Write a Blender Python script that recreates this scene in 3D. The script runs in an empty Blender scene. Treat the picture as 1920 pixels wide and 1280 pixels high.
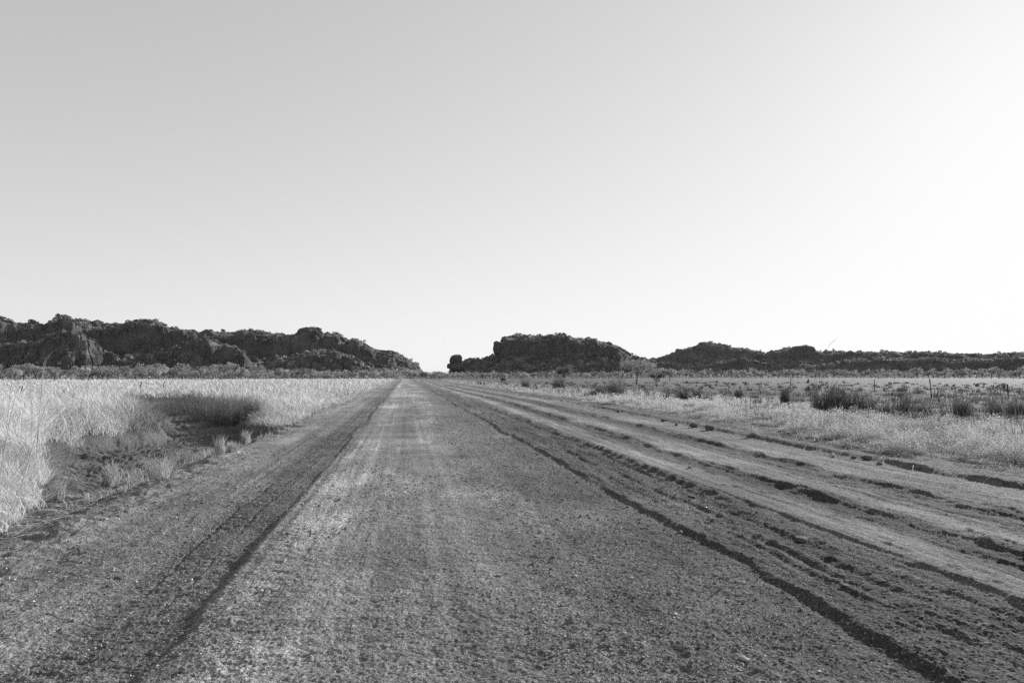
import bpy, math
import numpy as np
from math import radians, sin, cos, tan, atan, pi

# ------------------------------------------------------------------ camera, sky, sun, exposure
sc = bpy.context.scene
CAM_H = 1.6
YAW = math.atan(200/1280)            # the road runs along +Y, the camera looks a little to its right
PITCH = math.atan(64.5/1280)
cam_d = bpy.data.cameras.new("camera")
cam = bpy.data.objects.new("camera", cam_d)
sc.collection.objects.link(cam)
cam.location = (0, 0, CAM_H)
cam.rotation_euler = (pi/2 + PITCH, 0, -YAW)
cam_d.lens = 24; cam_d.sensor_width = 36
cam_d.clip_start = 0.05; cam_d.clip_end = 20000
sc.camera = cam

SUN_AZ = YAW + radians(42.5)         # clockwise from +Y
SUN_EL = radians(17)
world = bpy.data.worlds.new("World"); sc.world = world
world.use_nodes = True
wn = world.node_tree; wn.nodes.clear()
sky = wn.nodes.new('ShaderNodeTexSky'); sky.sky_type = 'NISHITA'; sky.sun_disc = False
sky.sun_elevation = SUN_EL; sky.sun_rotation = SUN_AZ
sky.altitude = 0; sky.air_density = 1.0; sky.dust_density = 0.35; sky.ozone_density = 1.0
sep = wn.nodes.new('ShaderNodeSeparateColor')
def wmath(op, a, b):
    n = wn.nodes.new('ShaderNodeMath'); n.operation = op
    for i, v in enumerate((a, b)):
        if isinstance(v, (int, float)): n.inputs[i].default_value = v
        else: wn.links.new(v, n.inputs[i])
    return n.outputs[0]
wn.links.new(sky.outputs[0], sep.inputs[0])
# black and white film: one grey value from the three channels
grey = wmath('ADD', wmath('MULTIPLY', sep.outputs[0], 0.35),
             wmath('ADD', wmath('MULTIPLY', sep.outputs[1], 0.40), wmath('MULTIPLY', sep.outputs[2], 0.25)))
comb = wn.nodes.new('ShaderNodeCombineColor')
grey = wmath('MULTIPLY', wmath('SUBTRACT', 1.0, wmath('POWER', math.exp(-.28), wmath('ADD', grey, .70))), 10.6)   # the film's soft shoulder
for i in range(3): wn.links.new(grey, comb.inputs[i])
bg = wn.nodes.new('ShaderNodeBackground'); bg.inputs[1].default_value = 0.058
wo = wn.nodes.new('ShaderNodeOutputWorld')
wn.links.new(comb.outputs[0], bg.inputs[0]); wn.links.new(bg.outputs[0], wo.inputs[0])

sun_d = bpy.data.lights.new("sun", 'SUN'); sun_d.energy = 5.0; sun_d.angle = radians(0.5)
sun = bpy.data.objects.new("sun", sun_d); sc.collection.objects.link(sun)
from mathutils import Vector, Matrix
sdir = Vector((sin(SUN_AZ)*cos(SUN_EL), cos(SUN_AZ)*cos(SUN_EL), sin(SUN_EL)))
sun.rotation_euler = sdir.to_track_quat('Z', 'Y').to_euler()
sc.view_settings.view_transform = 'Standard'; sc.view_settings.look = 'None'
sc.view_settings.exposure = 0.72; sc.view_settings.gamma = 1.0
sc.cycles.use_denoising = False; sc.cycles.denoiser = 'OPENIMAGEDENOISE'; sc.cycles.denoising_input_passes = 'RGB_ALBEDO_NORMAL'
sc.cycles.max_bounces = 6; sc.cycles.diffuse_bounces = 3; sc.cycles.transmission_bounces = 3
sc.cycles.transparent_max_bounces = 8; sc.cycles.volume_bounces = 1
COL = sc.collection
rng = np.random.default_rng(7)

# ------------------------------------------------------------------ helpers
def _hash(ix, iy, seed):
    h = (ix.astype(np.int64)*374761393 + iy.astype(np.int64)*668265263 + seed*1274126177) & 0xffffffff
    h = ((h ^ (h >> 13)) * 1103515245 + 12345) & 0xffffffff
    h = ((h ^ (h >> 16)) * 2246822519) & 0xffffffff
    return ((h ^ (h >> 15)) & 0xffffff) / float(0xffffff)
def vnoise(x, y, seed=0):            # value noise, -1..1
    x = np.asarray(x, float); y = np.asarray(y, float) + np.zeros_like(x)
    ix = np.floor(x); iy = np.floor(y); fx = x-ix; fy = y-iy
    ix = ix.astype(np.int64); iy = iy.astype(np.int64)
    fx = fx*fx*(3-2*fx); fy = fy*fy*(3-2*fy)
    a = _hash(ix, iy, seed); b = _hash(ix+1, iy, seed); c = _hash(ix, iy+1, seed); d = _hash(ix+1, iy+1, seed)
    return ((a*(1-fx)+b*fx)*(1-fy) + (c*(1-fx)+d*fx)*fy)*2-1
def fbm(x, y, octv=4, seed=0, gain=.5):
    s = 0; a = 1; t = 0
    for i in range(octv):
        s = s + a*vnoise(x*2.03**i + 17.3*i, y*2.03**i - 9.1*i, seed+i); t += a; a *= gain
    return s/t
def voro(x, y, seed=0):              # F1, F2, cell value
    ix = np.floor(x).astype(np.int64); iy = np.floor(y).astype(np.int64)
    f1 = np.full(x.shape, 9.); f2 = np.full(x.shape, 9.); cv = np.zeros(x.shape)
    for dx in (-1, 0, 1):
        for dy in (-1, 0, 1):
            cx = ix+dx; cy = iy+dy
            px = cx+_hash(cx, cy, seed); py = cy+_hash(cx, cy, seed+5)
            d = np.hypot(px-x, py-y); v = _hash(cx, cy, seed+9)
            m = d < f1
            f2 = np.where(m, f1, np.minimum(f2, d)); cv = np.where(m, v, cv); f1 = np.where(m, d, f1)
    return f1, f2, cv
def sst(a, b, x):
    t = np.clip((x-a)/(b-a), 0, 1); return t*t*(3-2*t)
def band(x, a, b, w):                # 1 inside a..b, soft edge w
    return sst(a-w, a+w, x)*(1-sst(b-w, b+w, x))

def ray(px, py):                     # photo pixel -> direction in the world
    u = (px-960)/1280; v = (640-py)/1280
    d = Vector((u, 1*cos(PITCH)-v*sin(PITCH), sin(PITCH)+v*cos(PITCH)))
    return Vector((d.x*cos(YAW)+d.y*sin(YAW), -d.x*sin(YAW)+d.y*cos(YAW), d.z))
def gpt(px, py, z=0.0):              # where that sight line meets the ground
    d = ray(px, py); t = (z-CAM_H)/d.z
    return d.x*t, d.y*t
def az_of(px):
    d = ray(px, 700); return math.atan2(d.x, d.y)

def grid_mesh(name, V, nr, nc, mat, mask=None, attrs=None, smooth=True, obj_parent=None):
    idx = np.arange(nr*nc, dtype=np.int32).reshape(nr, nc)
    q = np.stack([idx[:-1, :-1], idx[:-1, 1:], idx[1:, 1:], idx[1:, :-1]], -1).reshape(-1, 4)
    if mask is not None: q = q[mask.reshape(-1)]
    return poly_mesh(name, V, q, mat, attrs, smooth, obj_parent)
def poly_mesh(name, V, F, mat, attrs=None, smooth=False, parent=None, compact=True):
    V = np.asarray(V, np.float32).reshape(-1, 3); F = np.asarray(F, np.int32)
    if compact:
        used = np.zeros(len(V), bool); used[F.reshape(-1)] = True
        if not used.all():
            remap = np.cumsum(used)-1
            F = remap[F].astype(np.int32); V = V[used]
            if attrs: attrs = {k: v[used] for k, v in attrs.items()}
    me = bpy.data.meshes.new(name)
    n, k = F.shape
    me.vertices.add(len(V)); me.vertices.foreach_set('co', V.reshape(-1))
    me.loops.add(n*k); me.loops.foreach_set('vertex_index', F.reshape(-1))
    me.polygons.add(n)
    me.polygons.foreach_set('loop_start', np.arange(0, n*k, k, dtype=np.int32))
    me.polygons.foreach_set('loop_total', np.full(n, k, np.int32))
    me.polygons.foreach_set('use_smooth', np.full(n, smooth, bool))
    if attrs:
        for kk, v in attrs.items():
            a = me.attributes.new(kk, 'FLOAT', 'POINT'); a.data.foreach_set('value', np.asarray(v, np.float32).reshape(-1))
    me.update(calc_edges=True)
    me.materials.append(mat)
    o = bpy.data.objects.new(name, me); COL.objects.link(o)
    if parent: o.parent = parent
    return o
def tag(o, label=None, cat=None, group=None, kind=None):
    if label: o['label'] = label
    if cat: o['category'] = cat
    if group: o['group'] = group
    if kind: o['kind'] = kind
    return o
def empty(name, loc=(0, 0, 0), rz=0):
    o = bpy.data.objects.new(name, None); COL.objects.link(o)
    o.location = loc; o.rotation_euler = (0, 0, rz); o.empty_display_size = .3
    return o
def copy_tree(o, parent=None):
    c = o.copy(); COL.objects.link(c)
    if parent: c.parent = parent
    for ch in list(o.children): copy_tree(ch, c)
    return c

# ------------------------------------------------------------------ materials
class NT:
    def __init__(s, name):
        s.m = bpy.data.materials.new(name); s.m.use_nodes = True; s.t = s.m.node_tree; s.t.nodes.clear()
        s.out = s.t.nodes.new('ShaderNodeOutputMaterial')
    def n(s, typ, **kw):
        n = s.t.nodes.new(typ)
        for k, v in kw.items(): setattr(n, k, v)
        return n
    def l(s, a, b): s.t.links.new(a, b)
    def math(s, op, a, b=None, clamp=False):
        n = s.n('ShaderNodeMath', operation=op); n.use_clamp = clamp
        for i, v in enumerate((a, b)):
            if v is None: continue
            if isinstance(v, (int, float)): n.inputs[i].default_value = v
            else: s.l(v, n.inputs[i])
        return n.outputs[0]
    def noise(s, scale, detail=3, rough=.6, vec=None):
        n = s.n('ShaderNodeTexNoise'); n.inputs['Scale'].default_value = scale
        n.inputs['Detail'].default_value = detail; n.inputs['Roughness'].default_value = rough
        if vec is not None: s.l(vec, n.inputs['Vector'])
        return n.outputs['Fac']
    def attr(s, name): 
        n = s.n('ShaderNodeAttribute', attribute_name=name); return n.outputs['Fac']
    def ramp(s, v, a, b, lo, hi):
        n = s.n('ShaderNodeMapRange'); s.l(v, n.inputs[0])
        for i, x in enumerate((a, b, lo, hi)): n.inputs[i+1].default_value = x
        return n.outputs[0]
    def grey(s, v):
        n = s.n('ShaderNodeCombineColor')
        for i in range(3):
            if isinstance(v, (int, float)): n.inputs[i].default_value = v
            else: s.l(v, n.inputs[i])
        return n.outputs[0]
    def bump(s, h, strength, dist, prev=None):
        n = s.n('ShaderNodeBump'); s.l(h, n.inputs['Height'])
        if isinstance(strength, (int, float)): n.inputs['Strength'].default_value = strength
        else: s.l(strength, n.inputs['Strength'])
        n.inputs['Distance'].default_value = dist
        if prev is not None: s.l(prev, n.inputs['Normal'])
        return n.outputs[0]

def mat_ground():
    t = NT('dirt'); co = t.n('ShaderNodeTexCoord').outputs['Object']
    tone = t.attr('tone'); rough = t.attr('rough')
    n1 = t.noise(60, 4, .7, co); n2 = t.noise(9, 4, .6, co); n3 = t.noise(.9, 3, .5, co)
    v = t.n('ShaderNodeTexVoronoi'); v.inputs['Scale'].default_value = 85; t.l(co, v.inputs['Vector'])
    c = t.math('MULTIPLY', tone, t.ramp(n1, .3, .7, .58, 1.42))
    c = t.math('MULTIPLY', c, t.ramp(n2, .3, .7, .84, 1.16))
    c = t.math('MULTIPLY', c, t.ramp(n3, .3, .7, .88, 1.12))
    sp = t.n('ShaderNodeSeparateColor'); t.l(v.outputs['Color'], sp.inputs[0])
    c = t.math('MULTIPLY', c, t.ramp(sp.outputs[0], 0, 1, .62, 1.45))
    # pale grit grains
    g = t.math('GREATER_THAN', sp.outputs[1], .95)
    g = t.math('MULTIPLY', g, .20)
    c = t.math('ADD', c, g, clamp=True)
    b = t.n('ShaderNodeBsdfPrincipled'); b.inputs['Roughness'].default_value = .95
    b.inputs['Specular IOR Level'].default_value = .15
    t.l(t.grey(c), b.inputs['Base Color'])
    hgt = t.math('MULTIPLY', v.outputs['Distance'], -1.0)
    st = t.math('ADD', t.math('MULTIPLY', rough, .75), .25)
    nn = t.bump(hgt, st, .024)
    nn = t.bump(n1, st, .030, nn)
    nn = t.bump(n2, st, .055, nn)
    t.l(nn, b.inputs['Normal']); t.l(b.outputs[0], t.out.inputs[0])
    return t.m
def mat_simple(name, lo, hi, scale=4, detail=4, bump=0, bscale=10, attr=None, transl=0.0, rough=.9):
    t = NT(name); co = t.n('ShaderNodeTexCoord').outputs['Object']
    n = t.noise(scale, detail, .6, co)
    c = t.ramp(n, .3, .7, lo, hi)
    if attr: c = t.math('MULTIPLY', c, t.attr(attr))
    b = t.n('ShaderNodeBsdfPrincipled'); b.inputs['Roughness'].default_value = rough
    b.inputs['Specular IOR Level'].default_value = .2
    col = t.grey(c); t.l(col, b.inputs['Base Color'])
    if bump:
        t.l(t.bump(t.noise(bscale, 5, .65, co), 1.0, bump), b.inputs['Normal'])
    if transl:
        tr = t.n('ShaderNodeBsdfTranslucent'); t.l(col, tr.inputs[0])
        mx = t.n('ShaderNodeMixShader'); mx.inputs[0].default_value = transl
        t.l(b.outputs[0], mx.inputs[1]); t.l(tr.outputs[0], mx.inputs[2]); t.l(mx.outputs[0], t.out.inputs[0])
    else: t.l(b.outputs[0], t.out.inputs[0])
    return t.m
M_ground = mat_ground()
M_rock = mat_simple('sandstone', .035, .13, .06, 6, 3.0, .35, attr='tone')
M_boulder = mat_simple('boulder_sandstone', .03, .08, .3, 6, .6, 1.2)
M_straw = mat_simple('dry_grass', .85, 1.1, 8, 2, attr='tone', transl=.25)
M_leaf = mat_simple('grey_green_leaf', .85, 1.15, 3, 2, attr='tone', transl=.4)
M_bark = mat_simple('bark', .08, .16, 6, 4, .02, 20)
M_stone = mat_simple('pale_stone', .14, .36, 30, 4, .004, 60)
M_clod = mat_simple('dirt_clod', .06, .12, 9, 5, .03, 18)
M_mound = mat_simple('termite_earth', .05, .13, 5, 5, .05, 9)
M_post = mat_simple('rusty_steel', .03, .06, 20, 3)

# ------------------------------------------------------------------ ground shape
PIT = np.array([gpt(*p, -0.2) for p in [(-60, 1075), (60, 1003), (92, 935), (86, 885), (62, 848), (170, 822), (292, 806), (306, 786),
                (276, 762), (262, 748), (340, 748), (430, 762), (474, 786), (470, 800), (560, 812)]] + [(-3.75, 23), (-3.85, 10), (-4.0, 5.0)])
def poly_sd(P, x, y):                # signed distance, negative inside
    d = np.full(x.shape, 1e9); s = np.zeros(x.shape, bool)
    n = len(P)
    for i in range(n):
        ax, ay = P[i]; bx, by = P[(i+1) % n]
        ex, ey = bx-ax, by-ay; L = ex*ex+ey*ey
        t = np.clip(((x-ax)*ex+(y-ay)*ey)/L, 0, 1)
        d = np.minimum(d, np.hypot(x-ax-t*ex, y-ay-t*ey))
        c = ((ay > y) != (by > y)) & (x < (bx-ax)*(y-ay)/(by-ay+1e-12)+ax)
        s ^= c
    return np.where(s, -d, d)
def ucoord(x, y):
    s = np.interp(y, [0, 10, 22, 42, 90, 400], [1, 1, 1.07, 1.15, 1.10, 1.06])
    return x/(1+(s-1)*sst(3, 6, x))
EDGE_L, EDGE_R = -3.7, 9.3
def ground(x, y, full=True):
    """height, tone (dirt colour and painted grain shade), roughness of the surface"""
    u = ucoord(x, y)
    far = 1-sst(50, 120, y)
    w1 = vnoise(y*.35, 0*y, 3)*.10 + vnoise(y*1.7, 0*y, 4)*.030 + vnoise(y*5., 0*y+2, 5)*.018
    w2 = vnoise(y*.3, 0*y+5, 13)*.12 + vnoise(y*1.3, 0*y, 14)*.06 + vnoise(y*3.7, 0*y+2, 15)*.05
    w3 = vnoise(y*.3, 0*y+9, 23)*.12 + vnoise(y*1.6, 0*y, 24)*.07 + vnoise(y*4.1, 0*y+2, 25)*.04
    onroad = band(u, EDGE_L, EDGE_R, .25)
    # left wheel rut: gravelly trough below the crown with a sharp step
    z = -.035*band(u+.5*w1, -2.2, -1.33, .22) + .0*u
    st = sst(-1.43, -1.34, u+w1*.6+.045*fbm(x*5, y*3, 3, 38))
    z += .030*(.75+.75*vnoise(y*.7, 0*y, 39))*st*(1-.75*sst(-1.3, -.5, u))
    # thin parallel tyre lines
    z += -.010*np.exp(-((u+2.0+w1*1.1)/.02)**2)*(vnoise(y*.4, 0*y, 115) > -.3) - .008*np.exp(-((u+1.72+w1*.9)/.018)**2)*(vnoise(y*.5, 0*y, 116) > -.1)
    z += .006*vnoise(u*16, y*.25, 31)*band(u, -2.6, -.4, .3) + .005*vnoise(u*9, y*.15, 33)*onroad
    # crown falls off to the right, then the main rut wall rises
    z += -.03*sst(1.2, 2.8, u)
    r = u-2.86+w1*1.1
    r = r + .05*fbm(x*5, y*3.5, 3, 42)*(1-sst(30, 50, y))
    z += (.027+.012*vnoise(y*1.1, 0*y, 41))*sst(-.03, .03, r)*(1-.75*sst(.03, .6, r))
    z += -.010*np.exp(-((r+.07)/.06)**2)
    # tyre tread bars
    tr = (1-sst(10, 18, y))*(band(u+.3*w1, -2.15, -1.55, .1)+.6*band(u+.3*w1, -1.15, -.75, .12))
    z += tr*.0065*np.sign(vnoise(y*19+np.abs(((u*2.2) % 1)-.5)*3, np.floor(u*6), 43))*sst(-.2, .5, fbm(x*1.3, y*.5, 2, 44)+.3)
    # drag streaks with crumbly left faces over the whole right half
    sw = band(u, 2.9, 8.5, .2)*(1-.75*band(u, 4.45, 4.95, .15))*(1-.6*band(u, 5.7, 6.2, .15))*(1-.6*band(u, 7.4, 8.3, .15))
    q = u*3.1+.9*fbm(u*1.2, y*.22, 3, 46)+.35*fbm(x*3, y*2, 3, 47); fq = q-np.floor(q)
    z += sw*.013*(sst(0, .22, fq)*(1-sst(.22, 1.0, fq)))*(.4+.9*np.clip(vnoise(np.floor(q)*3.3, y*.45, 48)+.4, 0, 1))
    # broken up ground between the ruts
    rb = band(u, 3.0, 4.25, .15)
    z += rb*(.030*fbm(x*3.2, y*1.7, 5, 51, .55) + .018*vnoise(u*11, y*.8, 53))
    # tread lumps pressed along the edge of the smooth lane
    ph = (y*2.75) % 1.0
    lump = sst(.0, .35, ph)*(1-sst(.55, .95, ph))
    ty = sst(7, 10, y)*(1-sst(30, 45, y))
    z += ty*.085*lump*np.exp(-((u-4.15+w1*.5+.05*vnoise(y*1.9, 0*y, 57))/.10)**2)*(.7+.5*vnoise(y*2.7, 0*y, 58))
    z += .022*sst(4.28, 4.34, u+w1*.7)*(1-sst(4.35, 4.8, u))
    # smooth sand lane, faint drag lines
    z += band(u, 4.2, 8.4, .3)*(.007*vnoise(u*13, y*.35, 119)+.004*vnoise(u*27, y*.8, 120))
    # second and third ruts with scalloped left faces
    for c, ww, hh in ((5.42, w2, .058), (7.0, w3, .050)):
        r = u-c+ww
        z += -.03*band(r, -.55, -.02, .15)
        r = r+.07*fbm(x*4, y*3, 3, 62)*(1-sst(30, 60, y))
        z += hh*(.60+.45*vnoise(y*1.5, 0*y, 61))*(.45*sst(-.05, .04, r)+.55*sst(-.34, .06, r))*(1-.8*sst(.1, .9, r))
        z += band(r, -.7, .25, .1)*.024*fbm(x*5, y*2.4, 4, 63)
    # windrow along the right edge, lumpy
    r = u-8.62+w2*.8
    lum = .5+.5*fbm(x*1.4, y*1.2, 3, 71)
    z += (.03+.075*lum)*sst(-.12, .07, r)*(1-sst(.15, .75, r))
    z += band(u, 8.6, 10.2, .3)*.05*fbm(x*3.1, y*2.2, 4, 73)
    z += .06*sst(8.9, 9.8, u)
    # left verge
    z += -.10*sst(3.55, 4.4, -u)
    z += band(u, -4.6, -2.6, .4)*.030*fbm(x*2.2+y*1.2, y*2.0, 4, 75)
    # fields
    fld = sst(3.8, 8, -u)+sst(9.5, 14, u)
    z += fld*.10*fbm(x*.12, y*.12, 3, 77)
    # washed out clearing on the left
    sd = np.full(x.shape, 9.)
    m = (x < -2.5) & (x > -60) & (y > 2) & (y < 90)
    sd[m] = poly_sd(PIT, x[m], y[m])
    sdn = sd + .35*fbm(x*.9, y*.9, 3, 81)
    pit = 1-sst(-.9+.35*sst(15, 26, y), .15, sdn)
    z += -(.22+.36*sst(15, 26, y))*pit + pit*(.06*fbm(x*7, y*7, 3, 85)+.11*fbm(x*2.1, y*1.5, 5, 83, .6) + .05*np.maximum(0, fbm(x*3.5, y*3.5, 3, 84)))
    vg = band(u, -5.2, -3.3, .3)*(1-sst(40, 80, y))
    z += vg*(.045*fbm(x*4+y, y*3.1, 4, 87)+.02*fbm(x*12, y*12, 2, 88))
    # overall grain of the ground
    g = onroad*(1-.6*band(u, 4.35, 5.2, .25))
    near = 1-sst(25, 60, y)
    z += near*(.012*fbm(x*2.3, y*2.3, 3, 91) + .0085*g*fbm(x*11, y*11, 4, 92, .75))
    z += (1-sst(9, 20, y))*onroad*(.3+g*.7)*(.0095*np.abs(fbm(x*31, y*31, 2, 93)) + .006*np.maximum(0, vnoise(x*52, y*52, 94)-.2))
    z += near*onroad*.004*vnoise(y*11, x*.7, 95)*band(u, -1.25, 1.0, .3)      # washboard
    z += near*onroad*.012*np.maximum(0, fbm(x*5, y*5, 2, 96)-.45)*(u > 1.0)*3
    if not full: return z
    # ---- dirt colours; dark coarse bands also have the shade between grains painted in
    n = fbm(x*.55, y*.22, 4, 101); n2 = fbm(x*1.8, y*1.1, 4, 103)
    tone = .180 + .075*n + .070*n2 + .028*fbm(x*6, y*4, 3, 107)
    strk = fbm(u*3.5, y*.06, 3, 105)
    tone += .030*strk + .016*fbm(u*9, y*.05, 2, 111)
    dust = sst(.12, .5, fbm(x*.9+3, y*.38, 4, 109))*band(u, -1.3, 4.3, .3); tone *= 1+.55*dust
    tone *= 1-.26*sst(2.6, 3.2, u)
    tone *= (1-.24*band(u, -2.9, -1.4, .3)*np.clip(.6+1.5*fbm(x*.6, y*.25, 3, 113), 0, 1.3))*1
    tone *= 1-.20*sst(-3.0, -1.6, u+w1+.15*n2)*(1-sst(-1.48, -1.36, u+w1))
    tone *= 1+.18*band(u, -1.1, -.5, .2)
    tone *= 1-.26*sst(.6, 2.3, u+.5*n)*(1-sst(4.0, 4.5, u+.15*n2))
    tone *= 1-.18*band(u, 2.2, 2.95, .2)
    tone *= 1+.42*band(u+.45*n2, 4.5, 4.9, .3)*np.clip(.7+1.2*n, .2, 1.5)
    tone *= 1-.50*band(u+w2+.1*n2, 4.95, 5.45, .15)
    tone *= 1+.30*band(u+.3*n2+w2, 5.7, 6.2, .2)
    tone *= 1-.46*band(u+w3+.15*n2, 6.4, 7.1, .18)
    tone *= 1+.24*band(u+.3*n2, 7.35, 8.3, .2)
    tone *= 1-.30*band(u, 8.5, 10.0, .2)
    fs = fbm(u*6.5+.5*n2, y*.16, 4, 117, .6)
    tone *= 1+sst(2.8, 4.5, u)*(1-sst(9, 10, u))*.75*fs + .22*fbm(u*5, y*.10, 3, 118)*onroad
    tone *= 1.12
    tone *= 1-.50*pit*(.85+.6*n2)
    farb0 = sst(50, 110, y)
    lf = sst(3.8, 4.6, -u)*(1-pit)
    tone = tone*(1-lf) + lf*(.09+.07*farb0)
    rf = sst(10, 12, u)
    tone = tone*(1-rf) + rf*(.075+.04*n2+.025*n)
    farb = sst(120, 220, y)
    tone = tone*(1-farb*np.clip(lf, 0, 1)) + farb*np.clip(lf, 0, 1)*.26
    tone = np.clip(tone, .02, .5)
    rough = np.clip(.8 - .25*band(u, 4.4, 5.1, .2) - .2*band(u, 5.7, 6.4, .2) - .35*band(u, -3.6, -2.3, .3) + .25*band(u, -2.2, -1.4, .2)
                    + .3*rb + .3*pit, .1, 1.0)
    return z, tone, rough, pit
def gz(x, y):
    return float(ground(np.array([float(x)]), np.array([float(y)]), False)[0])

# one sheet, finer near the camera
Yn = np.concatenate([np.linspace(-14, 1.0, 16), np.linspace(1.4, 2.6, 6),
                     CAM_H*683/np.arange(405, 7.5, -.58),
                     np.geomspace(142, 3000, 46)])
tn = np.concatenate([-np.geomspace(6, .62, 60), np.arange(-.6, 1.14, .00112), np.geomspace(1.15, 6, 50)])
Y, T = np.meshgrid(Yn, tn, indexing='ij')
X = T*np.maximum(Y+2.0, 3.0)
jx = 0
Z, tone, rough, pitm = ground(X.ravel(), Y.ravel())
V = np.stack([X.ravel(), Y.ravel(), Z], -1)
nr, nc = Y.shape
U = ucoord(X, Y)
Uc = (U[:-1, :-1]+U[1:, 1:])/2
road_mask = (Uc > EDGE_L) & (Uc < EDGE_R)
at = {'tone': tone, 'rough': rough}
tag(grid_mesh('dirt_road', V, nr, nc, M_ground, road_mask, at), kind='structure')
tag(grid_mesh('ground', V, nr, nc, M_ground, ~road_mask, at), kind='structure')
del X, Y, T, V, U, Uc

# ------------------------------------------------------------------ hills
def icosphere(sub=1):
    import bmesh
    bm = bmesh.new(); bmesh.ops.create_icosphere(bm, subdivisions=sub, radius=1)
    v = np.array([p.co[:] for p in bm.verts]); f = np.array([[q.index for q in p.verts] for p in bm.faces]); bm.free()
    return v, f
ICO1 = icosphere(1); ICO2 = icosphere(2); ICO3 = icosphere(3)

def prof(u, pts):
    p = np.array(pts, float); return np.interp(u, p[:, 0], p[:, 1])
def hill(name, px0, px1, R0, depth, layers, seed, step=1.25, cliff=.5, label=None, tone0=1.0, flute=9.0):
    """layers: (silhouette points in photo pixels, distance of the crest 0..1, steepness of the front)"""
    pxs = np.arange(px0, px1, step*.9)
    azs = np.array([az_of(p) for p in pxs])
    axd = np.array([(640-0)*0+1 for p in pxs])
    vs = np.concatenate([np.linspace(0, 1, int(depth/2.0)), np.linspace(1.02, 2.2, 24)])
    A, Vv = np.meshgrid(azs, vs, indexing='ij'); P = np.repeat(pxs[:, None], len(vs), 1)
    R = R0 + depth*Vv
    S = A*R0                            # metres along the front
    D = depth*Vv
    z = np.full(A.shape, -2.0); cl = np.zeros(A.shape)
    for li, (pts, vc, sharp, talus) in enumerate(layers):
        ys = prof(P, pts)
        ys = ys - 1.6*fbm(S/11, 0*S+li, 3, seed+li*7) - 1.0*(voro(S/13, 0*S+li, seed+li*7+3)[2]-.5)*2*talus
        # height that reaches this line on the crest
        d = np.array([ray(p, 690).length for p in pxs])[:, None]
        cosa = np.cos(A-YAW)
        elev = (704.5-ys)/1280*cosa      # tangent of the elevation seen from the camera
        rc = R0 + depth*vc
        Hc = np.maximum(CAM_H + elev*rc, -3)
        # front: talus slope, then a fluted cliff, then a rounded shoulder
        fl = flute*(fbm(S/9, D/60, 3, seed+20+li)) + flute*.9*(voro(S/15, D/80+3, seed+22)[2]-.5) + 14*fbm(S/55, D/70, 2, seed+24)
        q = (D-fl*.6)/depth/vc          # 0 foot .. 1 crest
        q = np.clip(q, 0, None)
        tal = talus*np.clip(q/sharp, 0, 1)**1.3
        cf = (1-talus)*(.78*sst(sharp, sharp+.10, q) + .22*sst(sharp+.08, 1.0, q))
        back = 1-sst(1.25, 2.2/vc, q)*1.0
        h = Hc*(tal+cf)*back
        h = np.where(Hc < 0, -3, h)
        m = h > z
        z = np.where(m, h, z)
    # ledges, blocks and gullies
    f1, f2, cv = voro(S/9+.6*fbm(S/20, D/20, 2, seed+30), D/9, seed+31)
    g1, g2, gv = voro(S/3.6, D/4.2, seed+33)
    amp = np.clip(z/12, 0, 1)
    z2 = z + amp*(4.2*(cv-.5) - 2.6*np.exp(-((f2-f1)/.10)**2) + 1.1*(gv-.5) + 3.2*fbm(S/26, D/22, 4, seed+35))
    # keep the skyline where it is
    el = (z-CAM_H)/R; el2 = (z2-CAM_H)/R
    k = np.clip((el.max(1)/np.maximum(el2.max(1), 1e-4)), .6, 1.5)
    k = np.convolve(np.pad(k, 4, 'edge'), np.ones(9)/9, 'valid')
    z = z2*k[:, None]
    R2 = R + amp*1.6*fbm(S/5, z/4, 3, seed+40)
    Xh = np.sin(A)*R2; Yh = np.cos(A)*R2
    ledge = .5+.5*vnoise(z/3.2+.8*fbm(S/30, D/30, 2, seed+43), S/60, seed+44)
    tn_ = tone0*(.8+.35*fbm(S/14, z/5, 4, seed+46)+.25*(ledge-.5))
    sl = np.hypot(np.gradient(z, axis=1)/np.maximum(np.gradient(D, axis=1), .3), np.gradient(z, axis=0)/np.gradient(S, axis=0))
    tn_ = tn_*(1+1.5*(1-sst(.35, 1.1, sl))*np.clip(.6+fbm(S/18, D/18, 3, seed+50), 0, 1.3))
    V = np.stack([Xh.ravel(), Yh.ravel(), z.ravel()], -1)
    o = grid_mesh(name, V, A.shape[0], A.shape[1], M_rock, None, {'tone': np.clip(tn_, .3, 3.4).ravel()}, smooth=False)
    tag(o, label, 'hill', None, 'structure')
    return dict(S=S, z=z, X=Xh, Y=Yh, R=R, P=P, V=Vv)

LEFT_BACK = [(-260, 640), (-150, 610), (-60, 598), (0, 597), (22, 603), (28, 610), (45, 609), (55, 603), (70, 606), (78, 612), (90, 604), (98, 596), (108, 592), (125, 597),
    (160, 602), (175, 606), (200, 608), (228, 607), (245, 601), (262, 599), (285, 601), (300, 607), (322, 617), (345, 619), (362, 618), (372, 623), (385, 617), (400, 622),
    (440, 621), (446, 619), (480, 619), (502, 625), (530, 627), (545, 629), (556, 624), (568, 618), (580, 614), (592, 615), (600, 621), (608, 629), (618, 626), (632, 625),
    (642, 632), (650, 637), (664, 635), (676, 640), (690, 648), (704, 655), (722, 656), (745, 660), (758, 668), (770, 676), (782, 682), (789, 690), (796, 712), (830, 730)]
LEFT_FRONT = [(-260, 660), (-100, 655), (0, 652), (60, 640), (100, 627), (145, 629), (180, 645), (215, 668), (250, 690), (285, 668), (330, 652), (372, 635), (400, 641), (430, 650), (458, 664), (476, 690),
    (500, 685), (540, 672), (580, 660), (620, 655), (660, 668), (690, 690), (720, 704), (800, 720)]
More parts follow.
